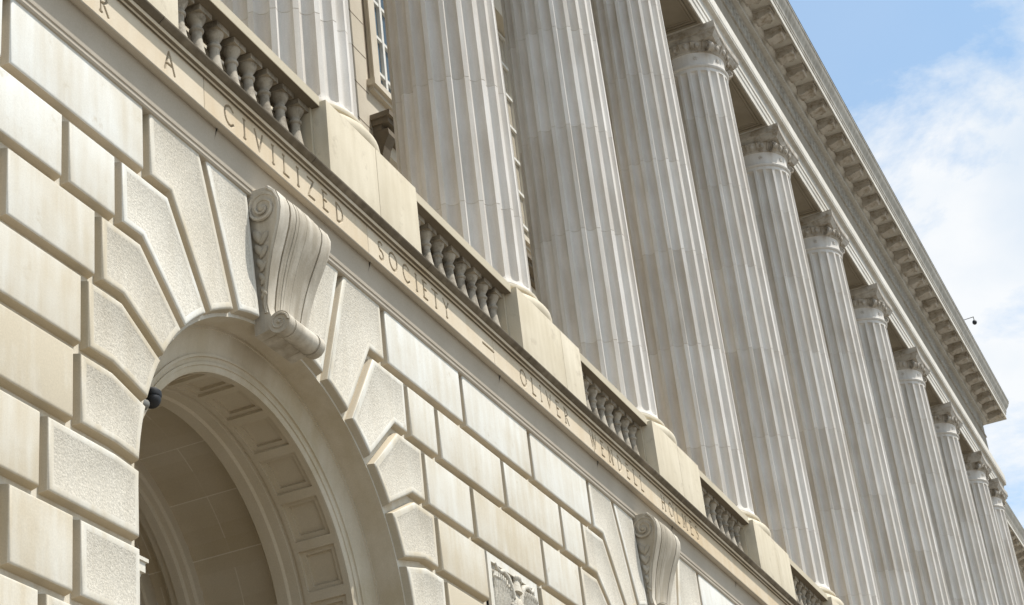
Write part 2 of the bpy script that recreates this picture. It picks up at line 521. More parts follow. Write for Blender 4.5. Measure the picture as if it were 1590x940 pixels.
def base_path(nseg=48):
    return [('L', GZ)] + [('A', PI - PI * i / nseg) for i in range(nseg + 1)] + [('R', GZ)]
def coffer_path(ncell=12, dz=0.105, nz=13):
    """positions along the soffit with coffer edges; returns path and coffer depth class per position"""
    path = []; cls = []
    for c in range(nz - 1, -1, -1):
        z1 = SPR - 0.01 - c * dz - 0.0
        z0 = z1 - dz
        for f, k in ((0.0, 0), (0.10, 0), (0.105, 1), (0.20, 1), (0.205, 2), (0.80, 2), (0.805, 1), (0.90, 1), (0.905, 0)):
            path.append(('L', z0 + (z1 - z0) * f)); cls.append(k)
    path.append(('L', SPR - 0.01)); cls.append(0)
    for c in range(ncell):
        a1 = PI - PI * c / ncell; a0 = PI - PI * (c + 1) / ncell
        for f, k in ((0.0, 0), (0.10, 0), (0.105, 1), (0.20, 1), (0.205, 2), (0.50, 2), (0.80, 2), (0.805, 1), (0.90, 1), (0.905, 0)):
            path.append(('A', a1 + (a0 - a1) * f)); cls.append(k)
    path.append(('A', 0.0)); cls.append(0)
    for kd, z in reversed([p for p in path if p[0] == 'L']):
        path.append(('R', z))
    cls += list(reversed([cls[i] for i in range(len(path)) if i < len(cls) and path[i][0] == 'L']))
    cls = cls[:len(path)] + [0] * (len(path) - len(cls))
    return path, cls

def arch_body(cx):
    m = MB()
    bp = base_path(56)
    # outer reveal and moulded ring
    prof = [(RR, YB - 0.0005), (RR, 1.562), (.4555, 1.562), (.4550, 1.5645), (.4500, 1.5650), (.4360, 1.5680), (.4220, 1.5715), (.4120, 1.5735), (.4115, 1.5705), (.4065, 1.5705), (.4060, 1.5740),
            (.3985, 1.5770), (.3980, 1.5745), (.3925, 1.5745), (.3920, 1.5770), (.3850, 1.5775), (.3805, 1.5800), (.3805, 1.584)]
    grid_arch(m, cx, lambda i, j: prof[j][0], [p[1] for p in prof], bp, tone=0.35, mat=2)
    # coffered soffit
    cp, cls = coffer_path()
    def band(r0, y0, y1, dep=0.006):
        Yc = [y0, y0 + .009, y0 + .0095, y0 + .020, y0 + .0205, y1 - .0205, y1 - .020, y1 - .0095, y1 - .009, y1]
        yc = [0, 0, 1, 1, 2, 2, 1, 1, 0, 0]
        grid_arch(m, cx, lambda i, j: r0 + dep * min(cls[i], yc[j]), Yc, cp, tone=0.3, mat=1)
    band(.3805, 1.584, 1.680)
    prof = [(.3805, 1.680), (.386, 1.681), (.386, 1.687), (.381, 1.690), (.381, 1.709), (.377, 1.714), (.377, 1.738), (.381, 1.741), (.395, 1.743), (.432, 1.744)]
    grid_arch(m, cx, lambda i, j: prof[j][0], [p[1] for p in prof], bp, tone=0.35, mat=1)
    # plain vault with fine light mortar lines
    vp = [('L', GZ)]; jt = [0]
    z = GZ + 0.14
    while z < SPR - 0.03:
        vp += [('L', z), ('L', z + .0022)]; jt += [1, 0]; z += 0.1335
    na = 11
    vp.append(('A', PI)); jt.append(0)
    for c in range(na):
        a1 = PI - PI * c / na; a0 = PI - PI * (c + 1) / na
        for f in (0.25, 0.5, 0.75):
            vp.append(('A', a1 + (a0 - a1) * f)); jt.append(0)
        if c < na - 1:
            vp += [('A', a0 + .0026), ('A', a0 - .0026)]; jt += [1, 0]
    vp.append(('A', 0.0)); jt.append(0)
    z = SPR - 0.03 - (SPR - 0.03 - GZ - 0.14) % 0.1335
    while z > GZ + 0.05:
        vp += [('R', z + .0022), ('R', z)]; jt += [1, 0]; z -= 0.1335
    vp.append(('R', GZ)); jt.append(0)
    tset = {}
    def tn(i, j):
        if jt[i]: return 0.95
        if j == 1: return 0.85 if (i // 3) % 2 else 0.3
        return 0.25 + 0.10 * math.sin(i * 7.3 + j * 3.1)
    for (ra, ya, yb) in ((.432, 1.744, 1.925), (.432, 1.992, 2.03), (.432, 2.19, 3.3)):
        ym = ya + (yb - ya) * 0.52
        grid_arch(m, cx, lambda i, j: ra, [ya, ym, ym + .0024, yb], vp, tones=tn, mat=1)
    prof = [(.432, 1.925), (.412, 1.926), (.408, 1.932), (.408, 1.944), (.400, 1.947), (.400, 1.966), (.408, 1.969), (.408, 1.984), (.412, 1.990), (.432, 1.992)]
    grid_arch(m, cx, lambda i, j: prof[j][0], [p[1] for p in prof], bp, tone=0.6, mat=1)
    prof = [(.432, 2.03), (.400, 2.031), (.396, 2.036), (.396, 2.045)]
    grid_arch(m, cx, lambda i, j: prof[j][0], [p[1] for p in prof], bp, tone=0.5, mat=1)
    band(.396, 2.045, 2.165)
    prof = [(.396, 2.165), (.396, 2.18), (.402, 2.185), (.432, 2.19)]
    grid_arch(m, cx, lambda i, j: prof[j][0], [p[1] for p in prof], bp, tone=0.5, mat=1)
    # back wall of the passage and its floor
    m.add([(cx - .46, 3.3, GZ), (cx + .46, 3.3, GZ), (cx + .46, 3.3, 1.7), (cx - .46, 3.3, 1.7)], [(0, 1, 2, 3)], 0.3, 1)
    a = m.build('arch', [M_WALL, M_VAULT, M_REVEAL], building, smooth=30)
    voussoirs(cx, a)
    # impost mouldings at the springing of the inner order
    for sgn in (-1, 1):
        im = MB()
        for (zb, zt, d) in ((1.046, 1.056, .006), (1.056, 1.066, .013), (1.066, 1.073, .019), (1.073, 1.090, .026), (1.090, 1.096, .031)):
            xo = cx + sgn * .384; xi = cx + sgn * (.384 - d)
            im.box(min(xo, xi), max(xo, xi), 1.5765 - d * .6, 1.744 + d * .3, zb, zt, 0.6)
        im.build('impost', M_WALL, a)
    return a

def console(cx, parent):
    """scrolled keystone bracket"""
    m = MB()
    prof = [(1.514, 1.880), (1.468, 1.879), (1.450, 1.876), (1.438, 1.864), (1.4320, 1.846), (1.4320, 1.828), (1.437, 1.806), (1.447, 1.779), (1.4585, 1.750),
            (1.4690, 1.717), (1.4770, 1.684), (1.4825, 1.652), (1.4800, 1.634), (1.4740, 1.617), (1.4790, 1.603), (1.514, 1.596)]
    def hw(z):
        t = max(0, min(1, (z - 1.60) / .25)); return .066 + .031 * t ** 1.15
    def strip(f0, f1, dy, tone, mat=0):
        n = len(prof)
        vs = []
        for f in (f0, f1):
            for i, (y, z) in enumerate(prof):
                yy = y - (dy if 0 < i < n - 1 else 0)
                vs.append((cx + f * hw(z), yy, z))
        fs = [(j, (j + 1) % n, n + (j + 1) % n, n + j) for j in range(n)]
        fs.append(tuple(range(n - 1, -1, -1))); fs.append(tuple(n + j for j in range(n)))
        m.add(vs, fs, tone, mat)
    strip(-1.0, -0.66, 0.0, .55)
    strip(-0.66, -0.60, -0.0040, .0)
    nr = 12
    for i in range(nr):
        a = -0.60 + 1.20 * i / nr; b = -0.60 + 1.20 * (i + 1) / nr
        mid = (a + b) / 2
        strip(a, b, 0.0030 * (1 - (mid / .6) ** 2) - random.uniform(0, .0009), random.uniform(.0, .35))
    strip(0.60, 0.66, -0.0040, .0)
    strip(0.66, 1.0, 0.0, .55)
    # lower scroll
    c = (1.461, 1.6090); w = .071; wr = .060
    for (x0, x1, r) in ((-w, -w * .70, .0218), (-w * .70, -w * .62, .0188), (-w * .62, wr * .62, .0208), (wr * .62, wr * .70, .0188), (wr * .70, wr, .0218)):
        pr = [(c[0] + r * math.cos(t * PI / 10), c[1] + r * math.sin(t * PI / 10)) for t in range(20)]
        m.sweep_x(pr, cx + x0, cx + x1, .35)
    for sgn in (-1, 1):
        # side scroll eyes and spirals
        for (cy, cz, r0, xx, turns, tr) in ((1.461, 1.6090, .0182, w, 1.6, .0028), (1.471, 1.838, .0330, None, 2.1, .0046)):
            xs = cx + sgn * ((xx if sgn < 0 else wr) if xx else hw(cz))
            pts = []; rad = []
            for t in range(34):
                a = t / 33 * turns * 2 * PI
                r = r0 * (1 - .82 * t / 33)
                pts.append((xs, cy - r * math.cos(a), cz + r * math.sin(a))); rad.append(tr * (1 - .45 * t / 33))
            m.tube(pts, rad, 6, .4)
            m.ball((xs, cy, cz), .004, r0 * .22, r0 * .22, .4)
        # raised edge of the side following the front curve
        pts = [(cx + sgn * hw(z), y + .006, z) for (y, z) in prof[2:13]]
        m.tube(pts, .0042, 6, .4)
        # leaf between the two scrolls
        for t in range(5):
            z = 1.785 - .027 * t; r = .012 - .0012 * t
            m.ball((cx + sgn * hw(z), 1.487, z), .006, r * .75, r * 1.5, .1, rot=Matrix.Rotation(-.5 * 1, 3, 'X'))
            m.ball((cx + sgn * hw(z), 1.474 + .0035 * t, z - .006), .005, r * .55, r * 1.3, .1, rot=Matrix.Rotation(.6, 3, 'X'))
    o = m.build('keystone_bracket', M_CONS, parent, smooth=40)
    return o

for cx in ARCH:
    a = arch_body(cx)
    console(cx, a)

# ------------------------------------------------------------------ eagle panel between the arches
def relief_panel(cx):
    m = MB()
    x0, x1, z0, z1 = cx - .1465, cx + .1465, zrow(6), zrow(3)
    m.box(x0 + .010, x1 - .010, 1.5065, YB + .001, z0 + .004, z1 - .006, .55)
    fw = .018
    for (a, b, c, d) in ((x0 + .010, x0 + .010 + fw, z0 + .004, z1 - .006), (x1 - .010 - fw, x1 - .010, z0 + .004, z1 - .006), (x0 + .010 + fw, x1 - .010 - fw, z1 - .006 - fw, z1 - .006), (x0 + .010 + fw, x1 - .010 - fw, z0 + .004, z0 + .004 + fw)):
        m.box(a, b, 1.4995, 1.512, c, d, .65)
    pnl = m.build('relief_panel', M_WALL, building)
    e = MB()
    rr = random.Random(11)
    # the sunk, finely chiselled ground the bird is carved from
    gx0, gx1, gz0, gz1 = x0 + .0285, x1 - .0285, z0 + .0225, z1 - .0245
    nx, nz = 60, 84
    vs = []
    for a in range(nx + 1):
        for b in range(nz + 1):
            vs.append((gx0 + (gx1 - gx0) * a / nx, 1.5060 - rr.uniform(0, .0016), gz0 + (gz1 - gz0) * b / nz))
    e.add(vs, [(a * (nz + 1) + b, (a + 1) * (nz + 1) + b, (a + 1) * (nz + 1) + b + 1, a * (nz + 1) + b + 1) for a in range(nx) for b in range(nz)], .3)
    Y = 1.5035
    zc = z1 - .052
    # head turned aside, beak, neck
    e.ball((cx + .010, Y - .009, z1 - .030), .0095, .010, .0090, .5, nu=14, nv=10)
    e.tube([(cx + .017, Y - .011, z1 - .030), (cx + .025, Y - .011, z1 - .032), (cx + .027, Y - .010, z1 - .037)], [.0045, .0032, .0012], 8, .4)
    e.tube([(cx + .009, Y - .007, z1 - .034), (cx + .003, Y - .008, z1 - .048), (cx, Y - .007, z1 - .066)], [.0075, .0095, .0150], 10, .4)
    # breast feathers round an oval shield
    e.ball((cx, Y - .004, zc - .058), .031, .014, .046, .3, nu=20, nv=12)
    e.ball((cx - .001, Y - .013, zc - .060), .0225, .010, .030, .1, nu=20, nv=12)
    for k in range(26):
        a = 2 * PI * k / 26
        e.ball((cx + .029 * math.cos(a), Y - .007, zc - .058 + .043 * math.sin(a)), .0045, .004, .0065, .35, nu=6, nv=4)
    for sg in (-1, 1):
        # raised leading edge of the wing
        lead = [(.020, -.032), (.030, -.006), (.046, .012), (.066, .018), (.084, .012), (.097, .016), (.106, .027)]
        e.tube([(cx + sg * a, Y - .008, zc + b) for a, b in lead], [.0065, .0070, .0068, .0060, .0052, .0045, .0030], 8, .5)
        # three rows of feathers, long primaries last
        for row, (n, l0, l1, yy, w) in enumerate(((9, .016, .022, .0075, .0042), (10, .034, .050, .0055, .0040), (12, .058, .112, .0035, .0040))):
            for k in range(n):
                t = k / (n - 1)
                x = cx + sg * (.030 + .080 * t)
                ztop = zc + .006 * math.sin(t * PI) - .006 + .012 * t
                ln = l0 + (l1 - l0) * math.sin(t * PI * .6)
                dx_ = sg * (.004 + .004 * t)
                e.tube([(x, Y - yy, ztop), (x + dx_ * .6, Y - yy - .0008, ztop - ln * .55), (x + dx_ * .3, Y - yy + .003, ztop - ln)], [w * .9, w, w * .35], 6, rr.uniform(.15, .6))
        # thighs, claws, branch
        e.ball((cx + sg * .020, Y - .006, zc - .112), .012, .010, .022, .35, nu=10, nv=8, rot=Matrix.Rotation(sg * .35, 3, 'Y'))
        for k in range(9):
            a = k / 8
            e.ball((cx + sg * (.022 + .078 * a), Y - .004, zc - .146 + .020 * a * a + .006 * (k % 2)), .0075, .004, .0042, .35, nu=8, nv=4, rot=Matrix.Rotation(-sg * (.5 if k % 2 else -.3), 3, 'Y'))
        e.tube([(cx, Y - .004, zc - .148), (cx + sg * .05, Y - .004, zc - .142), (cx + sg * .102, Y - .003, zc - .122)], [.003, .003, .0018], 6, .3)
    for k in range(7):
        e.tube([(cx + (k - 3) * .006, Y - .004, zc - .100), (cx + (k - 3) * .012, Y - .003, zc - .168)], [.0042, .0030], 6, .3)
    e.build('eagle_relief', M_STIP, pnl, smooth=50)
relief_panel(3.7186)

# ------------------------------------------------------------------ belt course with the inscription
XB0, XB1 = 0.35, XW1
YF = 1.4614
ZF0 = YF * 1.3242; ZF1 = YF * 1.3702
TX0, TX1 = 1.80, 5.32
mb = MB()
cove = [(YB + .01, ZS), (YW - .0005, ZS), (YW - .0030, ZS + .0008), (YW - .0050, ZS + .004), (YW - .0050, ZS + .0105), (YW - .0070, ZS + .0120), (YW - .0080, ZS + .018), (YW - .0092, ZS + .034), (YW - .0112, ZS + .046), (YW - .0140, ZS + .0560),
        (YW - .0165, ZF0 + .0040), (YW - .0200, ZF0 + .0040), (YW - .0208, ZF0), (YW - .0260, ZF0 - .0002), (YF + .0012, ZF0 + .0006), (YF, ZF0 + .0026), (YF, ZF0 + .0027), (YB + .01, ZF0 + .0027)]
cuts = [C0 - 2.5 + .85 * i for i in range(24)]
slabs(mb, cove, XB0, 9.0, .62, 0.0, .3, .6)
mb.sweep_x(cove, 9.0, XB1, .45)
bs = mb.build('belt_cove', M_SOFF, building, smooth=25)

STROKES = {   # coordinates in a unit-high box; strokes as segments, optional serif at the ends
 'A': (.86, [(0.06, 0, .40, 1), (.40, 1, .80, 0), (.20, .36, .66, .36)]),
 'C': (.86, [('arc', .46, .5, .40, .5, 45, 315)]),
 'D': (.86, [(.14, 0, .14, 1), ('arc', .14, .5, .60, .5, -90, 90)]),
 'E': (.60, [(.14, 0, .14, 1), (.14, 1, .52, 1), (.14, .53, .44, .53), (.14, 0, .54, 0)]),
 'F': (.58, [(.14, 0, .14, 1), (.14, 1, .52, 1), (.14, .53, .44, .53)]),
 'H': (.84, [(.14, 0, .14, 1), (.70, 0, .70, 1), (.14, .53, .70, .53)]),
 'I': (.28, [(.14, 0, .14, 1)]),
 'L': (.58, [(.14, 0, .14, 1), (.14, 0, .54, 0)]),
 'M': (.96, [(.10, 0, .18, 1), (.18, 1, .48, .08), (.48, .08, .78, 1), (.78, 1, .86, 0)]),
 'N': (.86, [(.14, 0, .14, 1), (.14, 1, .72, 0), (.72, 0, .72, 1)]),
 'O': (.96, [('arc', .48, .5, .42, .5, 0, 360)]),
 'R': (.70, [(.14, 0, .14, 1), ('arc', .14, .74, .40, .26, -90, 90), (.30, .48, .64, 0)]),
 'S': (.60, [('arc', .30, .75, .22, .25, 40, 270), ('arc', .30, .25, .24, .25, -140, 90)]),
 'T': (.74, [(.37, 0, .37, 1), (.04, 1, .70, 1)]),
 'V': (.80, [(.06, 1, .40, 0), (.40, 0, .74, 1)]),
 'W': (1.10, [(.06, 1, .30, 0), (.30, 0, .54, 1), (.54, 1, .80, 0), (.80, 0, 1.04, 1)]),
 'Y': (.76, [(.06, 1, .38, .5), (.70, 1, .38, .5), (.38, .5, .38, 0)]),
 'Z': (.74, [(.10, 1, .66, 1), (.66, 1, .10, 0), (.10, 0, .68, 0)]),
 '-': (1.5, [(.0, .45, 1.5, .45)]),
}
segs = []
LZ0, LZ1 = YF * 1.3345, YF * 1.3628
def put_word(w, xa, xb):
    h = LZ1 - LZ0
    tot = sum(STROKES[c][0] for c in w) * h
    gap = ((xb - xa) - tot) / max(1, len(w) - 1)
    x = xa
    for c in w:
        adv, st = STROKES[c]
        for s in st:
            if s[0] == 'arc':
                _, cx_, cz_, rx, rz, a0, a1 = s
                n = 14
                pp = [(cx_ + rx * math.cos(math.radians(a0 + (a1 - a0) * i / n)), cz_ + rz * math.sin(math.radians(a0 + (a1 - a0) * i / n))) for i in range(n + 1)]
                for p, q in zip(pp[:-1], pp[1:]):
                    segs.append((x + p[0] * h, LZ0 + p[1] * h, x + q[0] * h, LZ0 + q[1] * h))
            else:
                segs.append((x + s[0] * h, LZ0 + s[1] * h, x + s[2] * h, LZ0 + s[3] * h))
                # small serifs on free upright ends
                if abs(s[0] - s[2]) < .13 and c not in 'DO-':
                    for (px, pz) in ((s[0], s[1]), (s[2], s[3])):
                        if pz in (0, 1): segs.append((x + (px - .07) * h, LZ0 + pz * h, x + (px + .07) * h, LZ0 + pz * h))
        x += adv * h + gap
put_word('FOR', 1.965, 2.130)
put_word('A', 2.292, 2.330)
put_word('CIVILIZED', 2.487, 2.938)
put_word('SOCIETY', 3.085, 3.425)
put_word('-', 3.600, 3.668)
put_word('OLIVER', 3.812, 4.115)
put_word('WENDELL', 4.258, 4.650)
put_word('HOLMES', 4.795, 5.115)
# the lettered face is one fine relief grid: V-cut letters
dx = 0.00135
nxg = int((TX1 - TX0) / dx) + 1
zs = np.concatenate([[ZF0 + .0026], np.linspace(LZ0 - .004, LZ1 + .004, 42), [ZF1 + .004]])
xs = np.linspace(TX0, TX1, nxg)
X_, Z_ = np.meshgrid(xs, zs, indexing='ij')
dist = np.full(X_.shape, 9.0)
for (xa, za, xb, zb) in segs:
    i0 = max(0, int((min(xa, xb) - .006 - TX0) / dx)); i1 = min(nxg, int((max(xa, xb) + .006 - TX0) / dx) + 2)
    if i1 <= i0: continue
    sx_, sz_ = X_[i0:i1], Z_[i0:i1]
    ddx, ddz = xb - xa, zb - za
    L2 = ddx * ddx + ddz * ddz + 1e-12
    t = np.clip(((sx_ - xa) * ddx + (sz_ - za) * ddz) / L2, 0, 1)
    d = np.hypot(sx_ - xa - t * ddx, sz_ - za - t * ddz)
    dist[i0:i1] = np.minimum(dist[i0:i1], d)
depth = np.clip(1 - dist / 0.0031, 0, 1) * 0.0050
for e in range(1, 7):
    xe = TX0 + .62 * e
    dj = np.abs(X_ - xe); depth = np.maximum(depth, np.clip(1 - dj / 0.0016, 0, 1) * 0.0022)
Yg = YF + depth
fb = MB()
nz_ = len(zs)
fb.v = [(float(a), float(b), float(c)) for a, b, c in zip(X_.ravel(), Yg.ravel(), Z_.ravel())]
idx = np.arange(nxg * nz_).reshape(nxg, nz_)
fb.f = np.stack([idx[:-1, :-1], idx[1:, :-1], idx[1:, 1:], idx[:-1, 1:]], -1).reshape(-1, 4).tolist()
tn = (0.45 - 3.5 * 0) * np.ones((nxg - 1, nz_ - 1))
slab = ((xs[:-1] - TX0) / .62).astype(int)
rs = np.random.RandomState(4).uniform(.1, .85, 60)
tn = rs[slab][:, None] * np.ones((1, nz_ - 1)) - (depth[:-1, :-1] > .0016) * 1.0
fb.t = tn.ravel().tolist()
fb.m = (depth[:-1, :-1] > .0014).astype(int).ravel().tolist()
for (a, b) in ((XB0, TX0), (TX1, XB1)):
    fb.add([(a, YF, ZF0 + .0026), (b, YF, ZF0 + .0026), (b, YF, ZF1 + .004), (a, YF, ZF1 + .004)], [(0, 1, 2, 3)], .45)
belt = fb.build('inscribed_belt', [M_BELT, M_CUT], building)

# mouldings over the belt
YC = 1.4665
zA0 = YF * 1.3702; fA = zA0 / 1.3752; zA1 = fA * 1.3790; fB = zA1 / 1.3855; zB1 = fB * 1.3910; fC = fB - .0120; ztop = fC * 1.4110
mm_ = [(YF + .002, zA0 + .0012), (fA + .0004, zA0), (fA, zA0 + .0005), (fA, zA1 - .0004), (fB + .0006, zA1), (fB, zA1 + .0006), (fB, zB1)]
m1 = MB(); m1.sweep_x(mm_ + [(1.53, zB1), (1.53, zA0 + .0012)], XB0, XB1, .5)
n_ = 9
for q in (0, 3): m1.m[q] = 1  # moulding undersides get their shade from the darker stone colour
m1.build('belt_moulding', [M_BELT, M_UNDER], building, smooth=20)
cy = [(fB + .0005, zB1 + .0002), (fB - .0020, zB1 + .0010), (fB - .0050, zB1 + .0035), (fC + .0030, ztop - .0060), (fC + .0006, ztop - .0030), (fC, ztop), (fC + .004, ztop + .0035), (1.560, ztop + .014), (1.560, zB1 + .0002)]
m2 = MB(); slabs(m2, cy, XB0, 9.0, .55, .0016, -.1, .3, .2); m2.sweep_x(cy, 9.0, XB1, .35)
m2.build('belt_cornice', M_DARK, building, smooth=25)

# ------------------------------------------------------------------ pedestals, balustrades
PH = .2135; YP = 1.517; ZP = 2.3180
ZFLOOR = 2.30
fl = MB()
fl.box(XB0, XB1, 1.619, YBACK + .5, 2.282, ZFLOOR, .3)
fr_ = MB(); fr_.box(XB0, XB1, 1.70, YBACK + .5, 1.9, 2.281, .3); fr_.build('parapet_recess', M_UNDER, building)  # recess behind the balusters, its shade put into the colour
fl.build('portico_floor', M_BACK, building)
yax = 1.7334
def pedestal(cx):
    m = MB()
    q = cx + PH * random.uniform(-.1, .45)
    m.pillow([(cx - PH, 1.98), (q - .0004, 1.98), (q - .0004, ZP), (cx - PH, ZP)], 1.66, YP, .0016, 0, 2, random.uniform(.3, .6))
    m.pillow([(q + .0004, 1.98), (cx + PH, 1.98), (cx + PH, ZP), (q + .0004, ZP)], 1.66, YP, .0016, 0, 2, random.uniform(.4, .75))
    m.box(cx - PH, cx + PH, 1.661, yax + PH, 2.29, ZP - .0005, .5)
    return m.build('pedestal', M_PARA, building, smooth=30)
for i in range(-1, 12):
    pedestal(C0 + i)
YR = 1.532
zr0, zr1 = YR * 1.5044, YR * 1.5227
def balustrade(x0, x1):
    m = MB()
    rail = [(YR, zr0 + .001), (YR + .001, zr0), (1.616, zr0), (1.618, zr0 + .002), (1.618, zr1 - .002), (1.614, zr1), (YR + .003, zr1), (YR, zr1 - .003)]
    m.sweep_x(rail, x0, x1 - .001, .5)
    for q in (0, 1): m.m[q + 0] = 1 if q == 1 else 0  # rail soffit coloured dark to stand for its shade
    m.sweep_x([(YR - .002, 1.965), (1.612, 1.965), (1.612, 2.092), (1.606, 2.098), (YR + .002, 2.098), (YR - .002, 2.092)], x0, x1, .5)
    # half pilasters at both ends
    for (a, b) in ((x0, x0 + .006), (x1 - .010, x1 - .001)):
        m.box(a, b, 1.551, 1.602, 2.098, zr0, .5)
    rl = m.build('balustrade', [M_RAIL, M_UNDER], building, smooth=30, origin=((x0 + x1) / 2, 1.56, 2.0))
    n = 9
    pitch = (x1 - x0) / n
    proto = None
    for i in range(n):
        cx = x0 + pitch * (i + .5)
        if proto is None:
            b = MB()
            cyb = 1.577
            b.box(cx - .0235, cx + .0235, cyb - .0235, cyb + .0235, 2.098, 2.110, .4)
            b.lathe([(.019, 2.110), (.0205, 2.113), (.0205, 2.117), (.0165, 2.121), (.0145, 2.125), (.0165, 2.130), (.0205, 2.140), (.0232, 2.153), (.0236, 2.163), (.0222, 2.176), (.0190, 2.192), (.0150, 2.212),
                     (.0120, 2.232), (.0105, 2.248), (.0110, 2.255), (.0140, 2.257), (.0148, 2.260), (.0140, 2.263), (.0112, 2.266), (.0112, 2.272), (.0140, 2.277), (.0185, 2.285), (.0200, 2.290), (.0200, 2.292)], cx, cyb, 20, .5)
            b.box(cx - .0225, cx + .0225, cyb - .0225, cyb + .0225, 2.292, zr0 + .0004, .3)
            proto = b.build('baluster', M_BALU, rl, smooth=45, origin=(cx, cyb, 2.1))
            px0 = proto.location.x
        else:
            c = proto.copy(); col.objects.link(c); c.parent = rl
            c.location = (px0 + pitch * i * K, proto.location.y, proto.location.z)
            c.rotation_euler.z = random.choice((0, 1, 2, 3)) * PI / 2
    return rl
for i in range(-1, 6):
    balustrade(C0 + i - 1 + PH, C0 + i - PH) if i >= 0 else None

# ------------------------------------------------------------------ columns
Z0s, Z1s = 2.4120, 4.9220
R0, R1 = .1672, .1520
def rad(z):
    t = max(0, min(1, (z - Z0s) / (Z1s - Z0s)))
    return R0 - (R0 - R1) * t ** 1.5
NF = 20
def column_shaft(cx):
    m = MB()
    joints = [2.66, 3.07, 3.475, 3.88, 4.29, 4.66]
    zl = []
    e0 = Z0s + .012
    for t in (0, .3, .6, .85, 1): zl.append((e0 + .03 * t, 'b', t))
    z = Z0s + .06
    for j in joints:
        zl += [(j - .0011, 'n', 1), (j - .0006, 'j', 1), (j + .0006, 'j', 1), (j + .0011, 'n', 1)]
    for t in (0, .3, .6, .85, 1): zl.append((Z1s - .045 + .028 * t, 't', t))
    full = [(Z0s, 's', 0), (Z0s + .010, 's', 0)] + zl + [(Z1s - .012, 's', 0), (Z1s, 's', 0)]
    full.sort(key=lambda a: a[0])
    per = 9
    fr = .13   # half fillet share
    nv = NF * per
    for (z, kd, t) in full:
        r = rad(z)
        for i in range(NF):
            for k in range(per):
                if k < 2: f = (k * 2 * fr) - fr; dep = 0
                else:
                    u = (k - 1) / (per - 1)
                    f = fr + (1 - 2 * fr) * u
                    s = 2 * u - 1
                    dep = math.sqrt(max(0, 1 - s * s)) * .0185
                if kd == 'b': dep *= math.sqrt(max(0, 1 - (1 - t) ** 2))
                elif kd == 't': dep *= math.sqrt(max(0, 1 - t ** 2))
                elif kd == 's': dep = 0
                rr = r - dep - (.0012 if kd == 'j' else 0) + (.006 * (1 - min(1, (z - Z0s) / .02)) if z < Z0s + .02 else 0)
                a = 2 * PI * (i + f + .35) / NF
                m.v.append((cx + rr * math.cos(a), yax + rr * math.sin(a), z))
    n = nv
    drum = 0; dr = [random.uniform(.35, .65) for _ in range(12)]
    for li in range(len(full) - 1):
        zmid = (full[li][0] + full[li + 1][0]) / 2
        drum = sum(1 for j in joints if zmid > j)
        dark = full[li][1] == 'j' and full[li + 1][1] == 'j'
        for j in range(n):
            k = (j + 1) % n
            m.f.append([li * n + j, li * n + k, (li + 1) * n + k, (li + 1) * n + j])
            flute = (j // per)
            tt = dr[drum] + .18 * math.sin(flute * 2.4 + drum * 1.7)
            m.t.append(-.3 if dark else tt); m.m.append(0)
    return m
